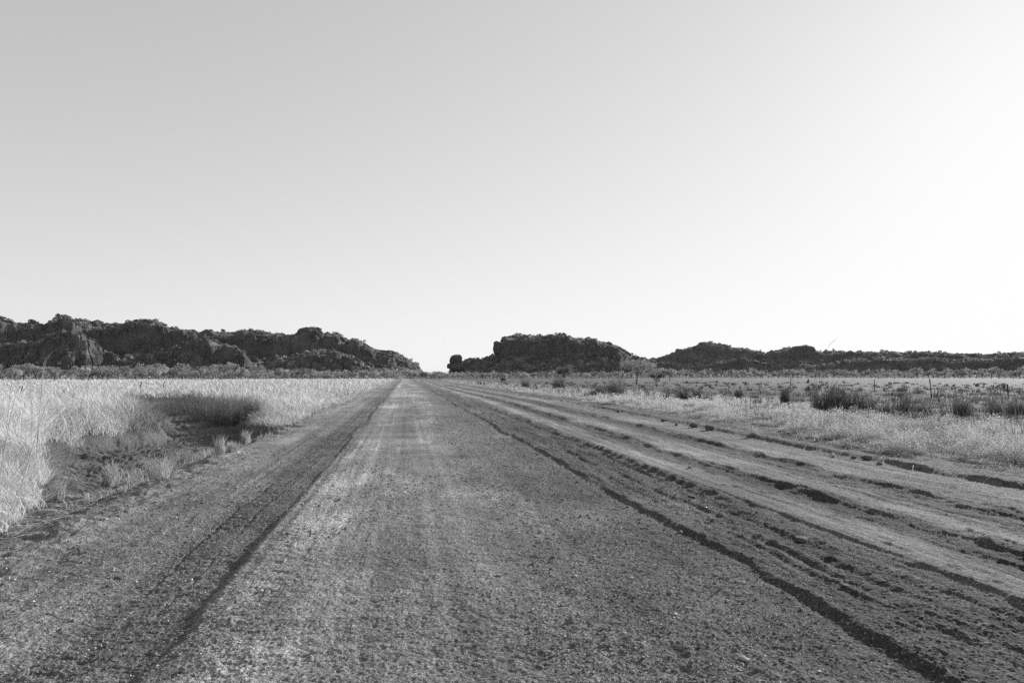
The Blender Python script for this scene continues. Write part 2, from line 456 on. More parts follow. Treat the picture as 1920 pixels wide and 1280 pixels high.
hl = hill('left_range', -260, 800, 620, 250, [(LEFT_BACK, .80, .52, .42), (LEFT_FRONT, .34, .30, .55)], 100)
MESA = [(838, 715), (842, 693), (846, 681), (864, 677), (869, 676), (875, 672), (890, 671), (905, 673), (920, 667), (936, 662), (938, 638), (944, 634), (958, 629), (975, 628), (1000, 629), (1015, 629), (1040, 628), (1056, 628), (1070, 632),
    (1090, 636), (1118, 637), (1135, 643), (1148, 648), (1162, 650), (1175, 656), (1186, 664), (1198, 671), (1215, 678), (1240, 698), (1260, 715)]
MESA_F = [(838, 720), (860, 694), (920, 682), (980, 672), (1040, 668), (1090, 664), (1130, 662), (1165, 664), (1190, 672), (1225, 684), (1255, 710)]
hm = hill('central_mesa', 838, 1262, 820, 210, [(MESA, .62, .50, .50), (MESA_F, .34, .7, .85)], 300, flute=8)
RIGHT = [(1150, 715), (1180, 690), (1200, 674), (1225, 672), (1245, 668), (1262, 661), (1280, 655), (1300, 652), (1308, 646), (1325, 642), (1345, 645), (1365, 648), (1378, 652),
    (1395, 654), (1425, 659), (1437, 662), (1448, 656), (1462, 655), (1470, 653), (1484, 654), (1490, 650), (1505, 649), (1518, 651), (1527, 658), (1560, 658), (1600, 660), (1640, 660), (1668, 657), (1690, 661),
    (1720, 660), (1745, 660), (1770, 662), (1785, 663), (1830, 662), (1850, 664), (1880, 661), (1920, 661), (2000, 660), (2100, 663), (2200, 668), (2300, 690), (2330, 712)]
RIGHT_F = [(1150, 718), (1200, 682), (1240, 677), (1280, 684), (1310, 690), (1340, 680), (1390, 672), (1440, 680), (1480, 690), (1540, 684), (1600, 674), (1700, 671), (1800, 674), (1900, 670), (2100, 672), (2330, 712)]
hr = hill('right_range', 1150, 2330, 1180, 300, [(RIGHT, .70, .55, .55), (RIGHT_F, .30, .3, .6)], 500, flute=8)

# ------------------------------------------------------------------ rocks on the hills
def noisy_ico(base, sx, sy, sz, amp, seed, flat=.0, blocky=0.0):
    v, f = base; v = v.copy()
    n = fbm(v[:, 0]*1.7+seed, v[:, 1]*1.7+v[:, 2]*1.3, 3, seed)
    r = 1+amp*n
    if blocky:
        m = np.abs(v).max(1); r = r*((1-blocky)+blocky/np.maximum(m, .5)*.8)
    v = v*r[:, None]
    v[:, 2] = np.where(v[:, 2] < 0, v[:, 2]*(1-flat), v[:, 2])
    return v*np.array([sx, sy, sz]), f
def place_px(px, py, dist):          # a point at a distance along the bearing of a photo pixel
    d = ray(px, py); k = dist/math.hypot(d.x, d.y)
    return d.x*k, d.y*k, CAM_H+d.z*k
outcrops = [
    ('boulder', (854, 675), 25, 22, 850, .9, 'round knob of rock standing at the left foot of the central mesa'),
    ('boulder', (858, 689), 30, 16, 845, 1.2, 'low dark shoulder of rock under the round knob'),
    ('boulder', (931, 652), 14, 27, 895, 1.2, 'upright slab leaning off the left end of the mesa cliff'),
    ('boulder', (1049, 635), 20, 15, 925, .8, 'square block left of the notch on the mesa top'),
    ('boulder', (1065, 636), 14, 13, 925, .8, 'small block right of the notch on the mesa top'),
    ('boulder', (1274, 662), 17, 17, 1330, .8, 'round dome of rock at the left shoulder of the right range'),
    ('boulder', (1506, 657), 42, 17, 1330, .8, 'broad loaf shaped rock on the crest of the right range'),
    ('boulder', (580, 626), 46, 24, 780, .8, 'highest rounded crag on the right half of the left range'),
]
for i, (nm, (px, py), w, h, D, dp, lab) in enumerate(outcrops):
    v, f = noisy_ico(ICO3, w*D/1280/2, w*D/1280/2*dp, h*D/1280/2, .30, 40+i, 0, .25 if i != 2 else .5)
    vx = v + fbm(v[:, 0]*.3, v[:, 1]*.3+v[:, 2]*.5, 3, i)[:, None]*.5
    o = poly_mesh(nm, vx, f, M_boulder); x, y, z = place_px(px, py, D); o.location = (x, y, z); o.rotation_euler[2] = -math.atan2(x, y)
    tag(o, lab, 'boulder')

def card_cloud(C, size, tone, seed, up=.3):
    """one leaf-sized triangle pair around every point of C"""
    r = np.random.default_rng(seed); n = len(C)
    a = r.normal(size=(n, 3)); a /= np.linalg.norm(a, axis=1)[:, None]
    b = r.normal(size=(n, 3)); b -= (a*b).sum(1)[:, None]*a; b /= np.linalg.norm(b, axis=1)[:, None]
    s = (size*(.6+.8*r.random(n)))[:, None]
    V = np.stack([C-a*s*.5, C+b*s*.42, C+a*s*.6, C-b*s*.38+a*s*.1], 1).reshape(-1, 3)
    F = (np.arange(n)[:, None]*4+np.array([0, 1, 2, 3])).astype(np.int32)
    return V, F, np.repeat(tone, 4)

def hill_dressing(H, name, nb, ns, seed, rs, lightmax=.30):
    r = np.random.default_rng(seed)
    z = H['z']; Vv = H['V']
    dz = np.abs(np.gradient(z, axis=1))+np.abs(np.gradient(z, axis=0))
    ok = (z > 1.5) & (Vv < 1.15)
    w = ok/(1+dz**2*.6)*(.06+np.clip(fbm(H['S']/22, Vv*7, 3, seed)*2.2+.15, 0, 1))
    w[:2] = 0; w = w.ravel()/w.sum()
    X = H['X'].ravel(); Y = H['Y'].ravel(); Z = z.ravel()
    idx = r.choice(len(w), nb, p=w); vs = []; fs = []; k = 0
    for j, i in enumerate(idx):
        s = rs*(.25+r.random()**4*2.6)
        v, f = noisy_ico(ICO1, s*(.8+.6*r.random()), s*(.8+.6*r.random()), s*(.6+.6*r.random()), .3, j % 50, 0, .5)
        vs.append(v+np.array([X[i], Y[i], Z[i]-s*.1])); fs.append(f+k); k += len(v)
    tag(poly_mesh(name+'_boulders', np.concatenate(vs), np.concatenate(fs), M_boulder), 'broken dark boulders strewn over the '+name.replace('_', ' '), 'boulders', None, 'stuff')
    idx = r.choice(len(w), ns, p=w)
    m = 16
    c = np.stack([X[idx], Y[idx], Z[idx]], 1)
    sz = rs*(.25+1.1*r.random(ns)**2.5)
    off = r.normal(size=(ns, m, 3)); off /= np.linalg.norm(off, axis=2)[:, :, None]
    off *= (.4+.6*r.random((ns, m, 1))); off[:, :, 2] = np.abs(off[:, :, 2])*.9+.15
    C = (c[:, None, :]+off*sz[:, None, None]).reshape(-1, 3)
    tone = np.repeat(.08+(lightmax-.08)*r.random(ns)**1.2, m)*(.8+.4*r.random(ns*m))
    v, f, t = card_cloud(C, np.repeat(sz*.75, m), tone, seed)
    tag(poly_mesh(name+'_scrub', v, f, M_leaf, {'tone': t}), 'pale scrub growing in clumps on the '+name.replace('_', ' '), 'scrub', None, 'stuff')
hill_dressing(hl, 'left_range', 650, 3600, 1, 2.2, .38)
hill_dressing(hm, 'central_mesa', 380, 1900, 2, 2.6, .34)
hill_dressing(hr, 'right_range', 500, 4500, 3, 3.0, .26)

# ------------------------------------------------------------------ blades of grass
def blades(x, y, z, h, lean, tone, width, seed, nseg=3, curl=.15, dirb=None, spread=pi):
    r = np.random.default_rng(seed); n = len(x)
    th = r.random(n)*2*pi if dirb is None else dirb + (r.random(n)-.5)*2*spread
    ld = np.stack([np.cos(th), np.sin(th)], 1)*lean[:, None]
    ph = r.random(n)*2*pi; wd = np.stack([np.cos(ph), np.sin(ph), (r.random(n)-.5)*.6], 1)
    cu = (r.random((n, 2))-.5)*curl
    V = []; 
    ss = np.linspace(0, 1, nseg+1)
    for i, s in enumerate(ss):
        px = x + h*(ld[:, 0]*s**1.6 + cu[:, 0]*math.sin(s*5))
        py = y + h*(ld[:, 1]*s**1.6 + cu[:, 1]*math.sin(s*5))
        L = np.minimum(np.hypot(ld[:, 0], ld[:, 1]), 1.4)
        pz = z + h*s*(1-.42*np.minimum(L, 1)*s**1.5)
        c = np.stack([px, py, pz], 1)
        if i < nseg:
            w = (width*(1-.55*s))[:, None]*.5
            V += [c-wd*w, c+wd*w]
        else: V.append(c)
    k = 2*nseg+1
    V = np.stack(V, 1).reshape(-1, 3)
    T = []
    for i in range(nseg-1):
        a = 2*i; T += [[a, a+1, a+3], [a, a+3, a+2]]
    a = 2*(nseg-1); T.append([a, a+1, a+2])
    F = (np.arange(n)[:, None, None]*k + np.array(T)[None]).reshape(-1, 3).astype(np.int32)
    return V, F, np.repeat(tone, k)
def merge(parts):
    vs = []; fs = []; ts = []; k = 0
    for v, f, t in parts:
        vs.append(v); fs.append(f+k); ts.append(t); k += len(v)
    return np.concatenate(vs), np.concatenate(fs), np.concatenate(ts)
def polar_samples(n, a0, a1, d0, d1, seed, p=1.0):
    r = np.random.default_rng(seed)
    az = np.radians(a0+(a1-a0)*r.random(n))
    if p == 1.0: d = d0*(d1/d0)**r.random(n)
    else:
        q = 1-p; d = (d0**q+(d1**q-d0**q)*r.random(n))**(1/q)
    return np.sin(az)*d, np.cos(az)*d, d
def pit_sd(x, y):
    return poly_sd(PIT, x, y)

def grass_left():
    out = []
    for n, d0, d1, sg, seed in ((380000, 5.5, 40, 3, 11), (150000, 36, 330, 2, 12)):
        x, y, d = polar_samples(n, -36, 1.5, d0, d1, seed)
        r = np.random.default_rng(seed+50)
        edge = -3.95 + .30*vnoise(y*.5, y*0, 7) + .18*vnoise(y*2.1, y*0, 8) - .5*(1-sst(8, 26, y)) - .25*sst(60, 120, y)*0
        sd = pit_sd(x, y)+.3*fbm(x*.8, y*.8, 2, 9)
        cl = fbm(x*.8, y*.8, 3, 21)      # clumpiness
        cl2 = fbm(x*2.5, y*2.5, 2, 22)
        keep = (x < edge) & ((sd > 0) | (d > 95)) & (r.random(n) < np.clip(.52+1.3*cl2+.7*cl, .04, 1)) 
        x, y, d, cl, cl2, sd = (q[keep] for q in (x, y, d, cl, cl2, sd)); n = len(x)
        e = edge[keep]-x
        tall = (1-sst(24, 34, y))*sst(6.5, 10, -x)
        h = (.74+.50*tall+.30*cl+.26*cl2)*(.65+.5*np.random.default_rng(seed+1).random(n))
        h *= .5+.5*sst(0, 1.3, np.minimum(e, np.where(d > 95, 9, sd)+.25))
        f1, f2, _ = voro(x*.95, y*.95, 61)
        h *= .55+.62*np.clip(1.15-1.25*f1, 0, 1)+.12*(r.random(n) < .04)
        h *= np.where(y < 11, .68, 1)
        bank = band(y, 22, 60, 4)*band(x/y, -.375, -.205, .02)*(1-sst(.5, 1.6, sd))  # shadow side of the clearing, where shade is painted into the grass tone
        r = np.random.default_rng(seed+2)
        lean = .2+1.1*r.random(n)**1.3
        tone = (.54+.22*r.random(n)+.13*cl)*np.where(r.random(n) < .12, .5, 1)
        vc = voro(x*.7+.5*fbm(x, y, 2, 64), y*.7, 63)[2]
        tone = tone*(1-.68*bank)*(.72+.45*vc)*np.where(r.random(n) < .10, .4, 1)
        h = h*(.75+.45*vc)
        w = np.maximum(.0028, (.0007+.0004*sst(30, 60, d))*d)*(.6+.6*r.random(n))
        z = ground(x, y, False)-.02
        # the wind has laid the stems towards the road
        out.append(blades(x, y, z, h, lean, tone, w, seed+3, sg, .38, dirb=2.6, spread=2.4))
    # thin short growth straggling onto the dirt
    r = np.random.default_rng(66); n = 26000
    y = 5+75*r.random(n)**1.8; x = -3.9-.9*r.random(n)**1.3+.35*r.normal(size=n)*.5-.4*(1-sst(8, 26, y))
    k = (fbm(x*1.5, y*.9, 3, 68)+.25*r.random(n) > .12) & (x < -3.4); x, y = x[k], y[k]; n = len(x); d = np.hypot(x, y)
    out.append(blades(x, y, ground(x, y, False)-.01, .05+.28*r.random(n)**2, .3+.9*r.random(n), .34+.25*r.random(n), np.maximum(.003, .0007*d), 67, 2, .4))
    # sparse growth and dead stalks over the clearing
    n = 16000; y = 7+50*r.random(n); x = -3.8-22*r.random(n); sd = pit_sd(x, y)
    k = (sd < .2) & (fbm(x*1.1, y*1.1, 3, 69)+.3*r.random(n) > .16); x, y = x[k], y[k]; n = len(x); d = np.hypot(x, y)
    out.append(blades(x, y, ground(x, y, False)-.01, .04+.20*r.random(n)**2, .5+1.2*r.random(n), .16+.30*r.random(n), np.maximum(.003, .0008*d), 70, 2, .5))
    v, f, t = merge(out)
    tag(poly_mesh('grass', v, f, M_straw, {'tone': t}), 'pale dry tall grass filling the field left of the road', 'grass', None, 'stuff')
grass_left()

def grass_right():
    out = []
    for n, d0, d1, sg, seed in ((220000, 10, 70, 3, 31), (110000, 60, 420, 1, 32)):
        x, y, d = polar_samples(n, 3, 52, d0, d1, seed, 1.0)
        u = ucoord(x, y)
        r = np.random.default_rng(seed+50)
        cl = fbm(x*.35, y*.35, 3, 41); cl2 = fbm(x*1.6, y*1.6, 3, 42); cl3 = fbm(x*.09, y*.09, 2, 43)
        edge = 9.75 + .5*vnoise(y*.4, y*0, 44)+.25*vnoise(y*1.7, 0*y, 45)
        off = u-edge
        strip = 1-sst(6.5, 11.5, off+2.5*cl3)              # taller growth beside the road
        keep = (off > 0) & (r.random(n) < np.clip(.42+1.3*cl2+.5*cl, .03, 1)*np.where(strip > .4, 1, .55))
        x, y, d, cl, cl2, cl3, off, strip = (q[keep] for q in (x, y, d, cl, cl2, cl3, off, strip)); n = len(x)
        r = np.random.default_rng(seed+2)
        h = (.10+.24*strip+.42*np.clip(cl2, -.4, 1)*strip+.20*cl*strip+.05*cl)*(.5+.9*r.random(n))
        f1, f2, cv = voro(x*1.15, y*1.15, 51)
        h *= (.25+.85*np.clip(1.2-1.5*f1, 0, 1)*(.35+.8*cv))*np.where(d < 45, .85, 1)
        h *= .45+.55*sst(0, .8, off)
        h = np.maximum(h, .05)
        tone = (.15+.19*strip*(.8+.9*cl+.9*cl2)+.08*r.random(n)+.05*cl2)
        tone *= np.where(r.random(n) < .25, .5, 1)*(.80+.5*cv)*np.where(strip < .4, .78, 1)
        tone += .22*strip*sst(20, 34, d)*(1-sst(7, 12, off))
        w = np.maximum(.005, .0010*d)*(.6+.7*r.random(n))
        z = ground(x, y, False)-.01
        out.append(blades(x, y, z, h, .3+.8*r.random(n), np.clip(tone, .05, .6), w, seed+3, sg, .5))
        # leafy herbs: small leaves through the same growth
        m = (strip > .3) & (d < 45)
        xi = x[m]; k = len(xi); rr = np.random.default_rng(seed+9)
        if k:
            sel = rr.choice(k, 230000)
            C = np.stack([xi[sel]+rr.normal(size=len(sel))*.05, y[m][sel]+rr.normal(size=len(sel))*.06, z[m][sel]+h[m][sel]*(.25+.7*rr.random(len(sel)))], 1)
            v, f, t = card_cloud(C, np.maximum(.012, .0012*d[m][sel]), np.clip(tone[m][sel]*(.8+.9*rr.random(len(sel))), .05, .65), seed+10)
            q = f; f3 = np.concatenate([q[:, [0, 1, 2]], q[:, [0, 2, 3]]])
            out.append((v, f3, t))
    # small dark weeds dotted over the far stubble
    r = np.random.default_rng(35); nc_ = 900
    cx, cy, cd = polar_samples(nc_, 6, 50, 26, 170, 36, 1.0); k = ucoord(cx, cy) > 12; cx, cy, cd = cx[k], cy[k], cd[k]; nc_ = len(cx)
    per = 26; x = np.repeat(cx, per)+r.normal(size=nc_*per)*np.repeat(.10+.22*r.random(nc_), per); y = np.repeat(cy, per)+r.normal(size=nc_*per)*.15
    d = np.hypot(x, y); hh = np.repeat(.18+.45*r.random(nc_)**2, per)*(.4+.7*r.random(nc_*per))
    out.append(blades(x, y, ground(x, y, False)-.01, hh, .1+.5*r.random(nc_*per), np.repeat(.07+.16*r.random(nc_)**2, per), .0008*d, 37, 2, .4))
    # single weed stems standing above the rest
    x, y, d = polar_samples(2600, 6, 50, 16, 75, 38, 1.0); k = (ucoord(x, y) > 11.5) & (fbm(x*.3, y*.3, 2, 39) > -.1); x, y, d = x[k], y[k], d[k]; n = len(x)
    out.append(blades(x, y, ground(x, y, False)-.01, .35+.85*r.random(n)**2, .05+.35*r.random(n), .06+.22*r.random(n)**2, .0009*d, 40, 3, .12))
    v, f, t = merge(out)
    tag(poly_mesh('roadside_herbs', v, f, M_straw, {'tone': t}), 'low dry herbs and stubble covering the field right of the road', 'grass', None, 'stuff')
grass_right()

def litter():
    r = np.random.default_rng(77); n = 2600
    y = 5+26*r.random(n)**1.6; x = -3.9-.9*np.abs(r.normal(size=n))*(.5+.5*r.random(n))+.15*r.normal(size=n)
    m2 = r.random(n) < .35
    y2 = 7+26*r.random(n)**1.2; u2 = 9.3+.7*r.normal(size=n)*.7
    s = np.interp(y2, [0, 10, 22, 42, 90, 400], [1, 1, 1.07, 1.15, 1.10, 1.06])
    x = np.where(m2, u2*s, x); y = np.where(m2, y2, y)
    th = r.normal(size=n)*.5+np.where(r.random(n) < .5, .5, 2.9)
    L = .12+.38*r.random(n)**2; z = ground(x, y, False)
    ex = x+np.cos(th)*L; ey = y+np.sin(th)*L; ez = ground(ex, ey, False)
    w = .003+.0016*np.hypot(x, y)*.45*r.random(n)
    a = np.stack([x, y, z+.012], 1); b = np.stack([ex, ey, ez+.01+.05*r.random(n)**2], 1)
    mid = (a+b)/2+np.stack([0*x, 0*x, .01+.03*r.random(n)], 1)
    pv = np.stack([-np.sin(th), np.cos(th), .3*np.ones(n)], 1)*w[:, None]*.5
    V = np.stack([a-pv, a+pv, mid-pv, mid+pv, b-pv*.4, b+pv*.4], 1).reshape(-1, 3)
    F = (np.arange(n)[:, None, None]*6+np.array([[0, 1, 3, 2], [2, 3, 5, 4]])[None]).reshape(-1, 4)
    tag(poly_mesh('straw_litter', V, F, M_straw, {'tone': np.repeat(.35+.25*r.random(n), 6)}), 'broken straw stems lying along the road edges', 'straw', None, 'stuff')
litter()

# ------------------------------------------------------------------ gravel on the road
def gravel():
    r = np.random.default_rng(5); n = 90000
    x, y, d = polar_samples(n, -32, 50, 3.0, 34, 5, 1.25)
    u = ucoord(x, y)
    dens = .25+.75*band(u, -2.4, -1.3, .25)+.45*band(u, 1.0, 4.2, .4)+.25*np.clip(fbm(x*.8, y*.5, 3, 7)*2, 0, 1)-.3*band(u, 4.4, 5.2, .2)+.2*band(u, 5., 5.5, .2)
    keep = (u > EDGE_L-.8) & (u < EDGE_R+.5) & (r.random(n) < dens)
    x, y, d = x[keep], y[keep], d[keep]; n = len(x)
    s = np.exp(r.normal(size=n)*.55)*.0034*np.maximum(1, d/5.0)**.8
    s = np.minimum(s, .018)*np.where(r.random(n) < .012, 1.7, 1)
    z = ground(x, y, False)
    oc = np.array([[1, 0, 0], [-1, 0, 0], [0, 1, 0], [0, -1, 0], [0, 0, 1], [0, 0, -1.]])
    f8 = np.array([[0, 2, 4], [2, 1, 4], [1, 3, 4], [3, 0, 4], [2, 0, 5], [1, 2, 5], [3, 1, 5], [0, 3, 5]])
    P = oc[None]*(.7+.6*r.random((n, 6, 1)))+r.normal(size=(n, 6, 3))*.18
    a = r.random(n)*2*pi; ca, sa = np.cos(a)[:, None], np.sin(a)[:, None]
    P = np.stack([P[:, :, 0]*ca-P[:, :, 1]*sa, P[:, :, 0]*sa+P[:, :, 1]*ca, P[:, :, 2]*.75], -1)
    V = P*s[:, None, None]+np.stack([x, y, z+s*.35], 1)[:, None]
    F = (np.arange(n)[:, None, None]*6+f8[None]).reshape(-1, 3)
    tone = np.repeat(.10+.12*r.random(n)+np.where(r.random(n) < .12, .30, 0), 6)
    tag(poly_mesh('gravel', V.reshape(-1, 3), F, M_gravel, {'tone': tone}), 'loose fine gravel scattered over the dirt road', 'gravel', None, 'stuff')
M_gravel = mat_simple('gravel', .9, 1.1, 200, 2, attr='tone')
gravel()

# ------------------------------------------------------------------ loose stones and clods
def rock(name, px, py, wpx, hpx, lab, cat, mat, seed, blocky=.5, group=None, sink=.25, zg=None):
    x, y = gpt(px, py, 0.0); z = gz(x, y)
    x, y = gpt(px, py, z); z = gz(x, y)
    D = ray(px, py); dist = math.hypot(x, y)*math.cos(math.atan2(x, y)-YAW)
    w = wpx*dist/1280/2; h = hpx*dist/1280/2*1.25
    v, f = noisy_ico(ICO1 if wpx < 16 else ICO2, w, w*.75, h, .45, seed, 0, blocky)
    for cdir in np.random.default_rng(seed).normal(size=(6, 3)):    # broken facets
        cdir = cdir/np.linalg.norm(cdir); q = (v/np.array([w, w, h]))@cdir; over = np.maximum(q-.52, 0)
        v = v-(over[:, None]*cdir)*np.array([w, w, h])
    if wpx >= 16: v += fbm(v[:, 0]/w*3, v[:, 1]/w*3+v[:, 2]/h*2, 3, seed)[:, None]*np.array([w, w, h])*.10
    o = poly_mesh(name, v, f, mat); o.location = (x, y, z+h*(1-sink)*.8); o.rotation_euler = (0, .15, -math.atan2(x, y)+.3*math.sin(seed*2.1))
    tag(o, lab, cat, group)
    return o
ST = 'loose stones on the road'
stones = [
    (102, 1152, 11, 8, 'pale stone at the lower left edge of the road'),
    (80, 1166, 7, 5, 'small stone just left of the pale stone at the lower left'),
    (588, 1224, 12, 9, 'stone casting a long shadow, bottom of the road left of centre'),
    (718, 1124, 9, 7, 'round white pebble left of the middle of the road'),
    (712, 1182, 7, 5, 'small white pebble below the round white one'),
    (935, 1078, 15, 5, 'flat thin pale stone near the middle of the road'),
    (795, 1105, 8, 6, 'dull pebble right of the round white pebble'),
    (1257, 1112, 13, 6, 'flat pale stone right of the middle of the road'),
    (1148, 1127, 12, 7, 'angular stone below the flat pale stone'),
    (1225, 1185, 9, 7, 'small dark stone near the bottom of the road, right of centre'),
    (1393, 1236, 24, 9, 'largest angular stone at the bottom of the road'),
    (1417, 1254, 18, 8, 'second angular stone, just below the largest one'),
    (1720, 1222, 10, 8, 'stone lying in the shadow of the deep rut at the lower right'),
    (1728, 1159, 11, 5, 'flat light stone on the bank right of the deep rut'),
    (1655, 1094, 9, 4, 'thin bright stone on the churned ground at the right'),
    (1293, 878, 9, 6, 'white stone on the smooth sandy lane at the right'),
    (1435, 1072, 7, 5, 'pebble beside the deep rut, half way down it'),
    (443, 914, 7, 5, 'bright pebble on the left shoulder of the road'),
    (258, 980, 8, 6, 'pebble near the grass edge at the left'),
    (1423, 848, 6, 4, 'tiny white stone beside the far rut at the right'),
]
for i, (px, py, w, h, lab) in enumerate(stones):
    rock('stone', px, py, w, h, lab, 'stone', M_stone if i not in (9, 12, 8) else M_clod, 60+i, .45, ST)
CL = 'clods of earth along the right road edge'
clods = [
    (1333, 803, 34, 20, 'largest dark clod of earth on the right road edge'),
    (1300, 801, 26, 12, 'dark clod just left of the largest one on the road edge'),
    (1243, 790, 22, 11, 'dark clod on the road edge before the tall herbs'),
    (1160, 773, 14, 8, 'small dark clod farthest up the right road edge'),
    (1268, 797, 14, 7, 'small clod between the two dark ones on the road edge'),
    (1561, 853, 20, 9, 'clod alone on the dirt strip at the right'),
    (1600, 858, 20, 8, 'low clod at the start of the right earth bank'),
    (1625, 862, 32, 10, 'long clod forming the start of the right earth bank'),
    (1650, 868, 22, 8, 'flat clod inside the right earth bank'),
]
for i, (px, py, w, h, lab) in enumerate(clods):
    rock('dirt_clod', px, py, w*.72, h*.8, lab, 'clod', M_clod, 90+i, .3, CL, sink=.5)
RC = 'dark lumps in the churned ground of the road'
for i, (px, py, w, h, lab) in enumerate([(1296, 932, 22, 8, 'dark lump of dirt between the ruts, farther one'), (1505, 1015, 34, 12, 'broad dark lump of dirt between the ruts, nearer one'),
        (1583, 1098, 22, 7, 'low lump of dirt right of the broad dark one'), (225, 1083, 24, 5, 'flat dark lump of dirt on the left shoulder')]):
    rock('dirt_lump', px, py, w, h, lab, 'clod', M_clod, 110+i, .2, RC, sink=.62)
MD = 'dark mounds in the right field'
mounds = [
    (1790, 745, 13, 11, 'pointed dark mound standing right of the tall thin post'), (1788, 724, 8, 6, 'small dark mound beyond the pointed one'),
    (1880, 729, 16, 9, 'wide dark mound left of the far right post'), (1515, 718, 9, 7, 'dark mound behind the tall dark grass'),
    (1516, 733, 18, 9, 'long low dark mound before the tall dark grass'), (1541, 718, 6, 6, 'tiny mound beside the tall dark grass'),
    (1551, 727, 6, 7, 'narrow dark mound in the tall dark grass'), (1344, 717, 7, 6, 'dark mound right of the umbrella tree'),
    (1331, 727, 9, 7, 'dark mound with a stick, right of the umbrella tree'), (1306, 724, 8, 4, 'low dark mound just right of the small dark tree'),
    (1424, 730, 7, 4, 'low dark mound in the middle of the right field'), (1690, 745, 18, 8, 'ragged dark mound left of the tall thin post'),
    (1388, 728, 9, 6, 'dark mound between the stick mound and the middle one'), (1845, 722, 6, 4, 'small dark mound left of the wide one'),
]
for i, (px, py, w, h, lab) in enumerate(mounds):
    o = rock('termite_mound', px, py, w*.8, h*1.5, lab, 'mound', M_mound, 130+i, 0, MD, sink=.75)
    me = o.data; zz = np.array([v.co[2] for v in me.vertices]); zm = zz.max()
    for v in me.vertices:
        k = 1-.62*max(0, v.co[2]/zm); j = 1+.35*math.sin(v.co[0]*19+i)*math.cos(v.co[1]*17+v.co[2]*23)
        v.co[0] *= k*j; v.co[1] *= k*j

# ------------------------------------------------------------------ tufts and tussocks, each a plant of its own
def tuft_mesh(name, n, h, rad, spread, tone, width, seed, curl=.18, nseg=4, bend=1.0, wisp=1.0):
    r = np.random.default_rng(seed)
    a = r.random(n)*2*pi; rr = rad*np.sqrt(r.random(n))
    x = np.cos(a)*rr; y = np.sin(a)*rr
    x = x*(1+.5*np.sin(a*2+seed)); y = y*(1+.4*np.cos(a*3+seed*2)); hh = h*(.3+.8*r.random(n)**wisp); lean = spread*(.1+rr/rad*.6)*(.3+1.1*r.random(n))*bend
    V = []
    parts = []
    dirs = a+(r.random(n)-.5)*.9
    ld = dirs
    v, f, t = blades(x, y, 0*x-.02, hh, lean, tone*(.6+.8*r.random(n)), width*(.6+.7*r.random(n)), seed+1, nseg, curl, dirb=ld, spread=.2)
    return v, f, t
def plant(name, px, py, hpx, wpx, lab, cat, group, tone, n=160, seed=0, curl=.18, nseg=4, minw=.7, wisp=1.0, rf=.28):
    x, y = gpt(px, py, -.02); z = gz(x, y); x, y = gpt(px, py, z); z = gz(x, y)
    dist = math.hypot(x, y)*math.cos(math.atan2(x, y)-YAW)
    h = hpx*dist/1280; w = wpx*dist/1280
    v, f, t = tuft_mesh(name, n, h*1.15, w*rf, min(1.4, w/h*.55), tone, max(.003, minw*dist/683), seed, curl, nseg, 1.0, wisp)
    o = poly_mesh(name, v, f, M_straw, {'tone': t}); o.location = (x, y, z)
    tag(o, lab, cat, group); return o
PT = 'pale grass tufts in the clearing'
for i, (px, py, h, w, lab) in enumerate([
    (212, 906, 48, 40, 'pale fan shaped grass tuft at the edge of the clearing, leftmost large one'),
    (250, 897, 44, 34, 'pale grass tuft in the clearing, second from the left'),
    (300, 898, 50, 46, 'wide pale grass tuft leaning left in the clearing'),
    (345, 870, 34, 32, 'pale grass tuft behind the wide one'),
    (412, 852, 36, 20, 'narrow upright pale tuft at the road edge'),
    (431, 848, 22, 16, 'short tuft right of the narrow upright one'),
    (460, 832, 26, 22, 'pale tuft at the right end of the clearing'),
    (232, 924, 16, 8, 'tiny bright tuft in front of the large pale tufts'),
    (108, 942, 46, 26, 'thin tuft of upright stems at the left of the clearing'),
    (312, 893, 20, 14, 'little tuft at the right foot of the wide one'),
    (386, 850, 18, 18, 'faint low tuft left of the narrow upright one')]):
    plant('grass_tuft', px, py, h, w, lab, 'grass tuft', PT, .42, 130 if h > 20 else 50, 200+i, .3, minw=.55)
SH = 'dark shrubs on the bank behind the clearing'
for i, (px, py, h, w, lab) in enumerate([
    (300, 757, 22, 70, 'low dark shrub at the left tip of the dark bank'),
    (345, 764, 34, 66, 'dark leafy shrub second from the left on the bank'),
    (392, 772, 44, 66, 'dark leafy shrub in the middle of the bank'),
    (432, 780, 46, 56, 'tall dark leafy shrub near the right end of the bank'),
    (468, 788, 38, 44, 'dark shrub at the right end of the bank by the road')]):
    x, y = gpt(px, py, -.25); z = gz(x, y); D = y
    hh = h*D/1280; ww = w*D/1280
    root = empty('dark_shrub', (x, y, z)); tag(root, lab, 'shrub', SH)
    rs = np.random.default_rng(400+i); nn = 5200
    o = rs.normal(size=(nn, 3)); o /= np.linalg.norm(o, axis=1)[:, None]; o *= rs.random((nn, 1))**.4; o[:, 2] = np.abs(o[:, 2])
    o = o[vnoise(o[:, 0]*4+i, o[:, 1]*4+o[:, 2]*3, i) > -.5]
    v, f, t = card_cloud(o*np.array([ww*.62, ww*.45, hh*.85])*(1+.25*fbm(o[:, 0]*3+i*7, o[:, 2]*2+o[:, 1]*2, 2, i)[:, None]), np.full(len(o), .035), .06+.10*rs.random(len(o))+.16*(rs.random(len(o)) < .12), 410+i)
    poly_mesh('foliage', v, f, M_leaf, {'tone': t}, False, root)
    v, f, t = tuft_mesh('stem', 420, hh*1.35, ww*.6, .5, .16, .014, 420+i)
    poly_mesh('stem', v, f, M_straw, {'tone': t}, False, root)
PB = 'pale tufts beside the right road edge'
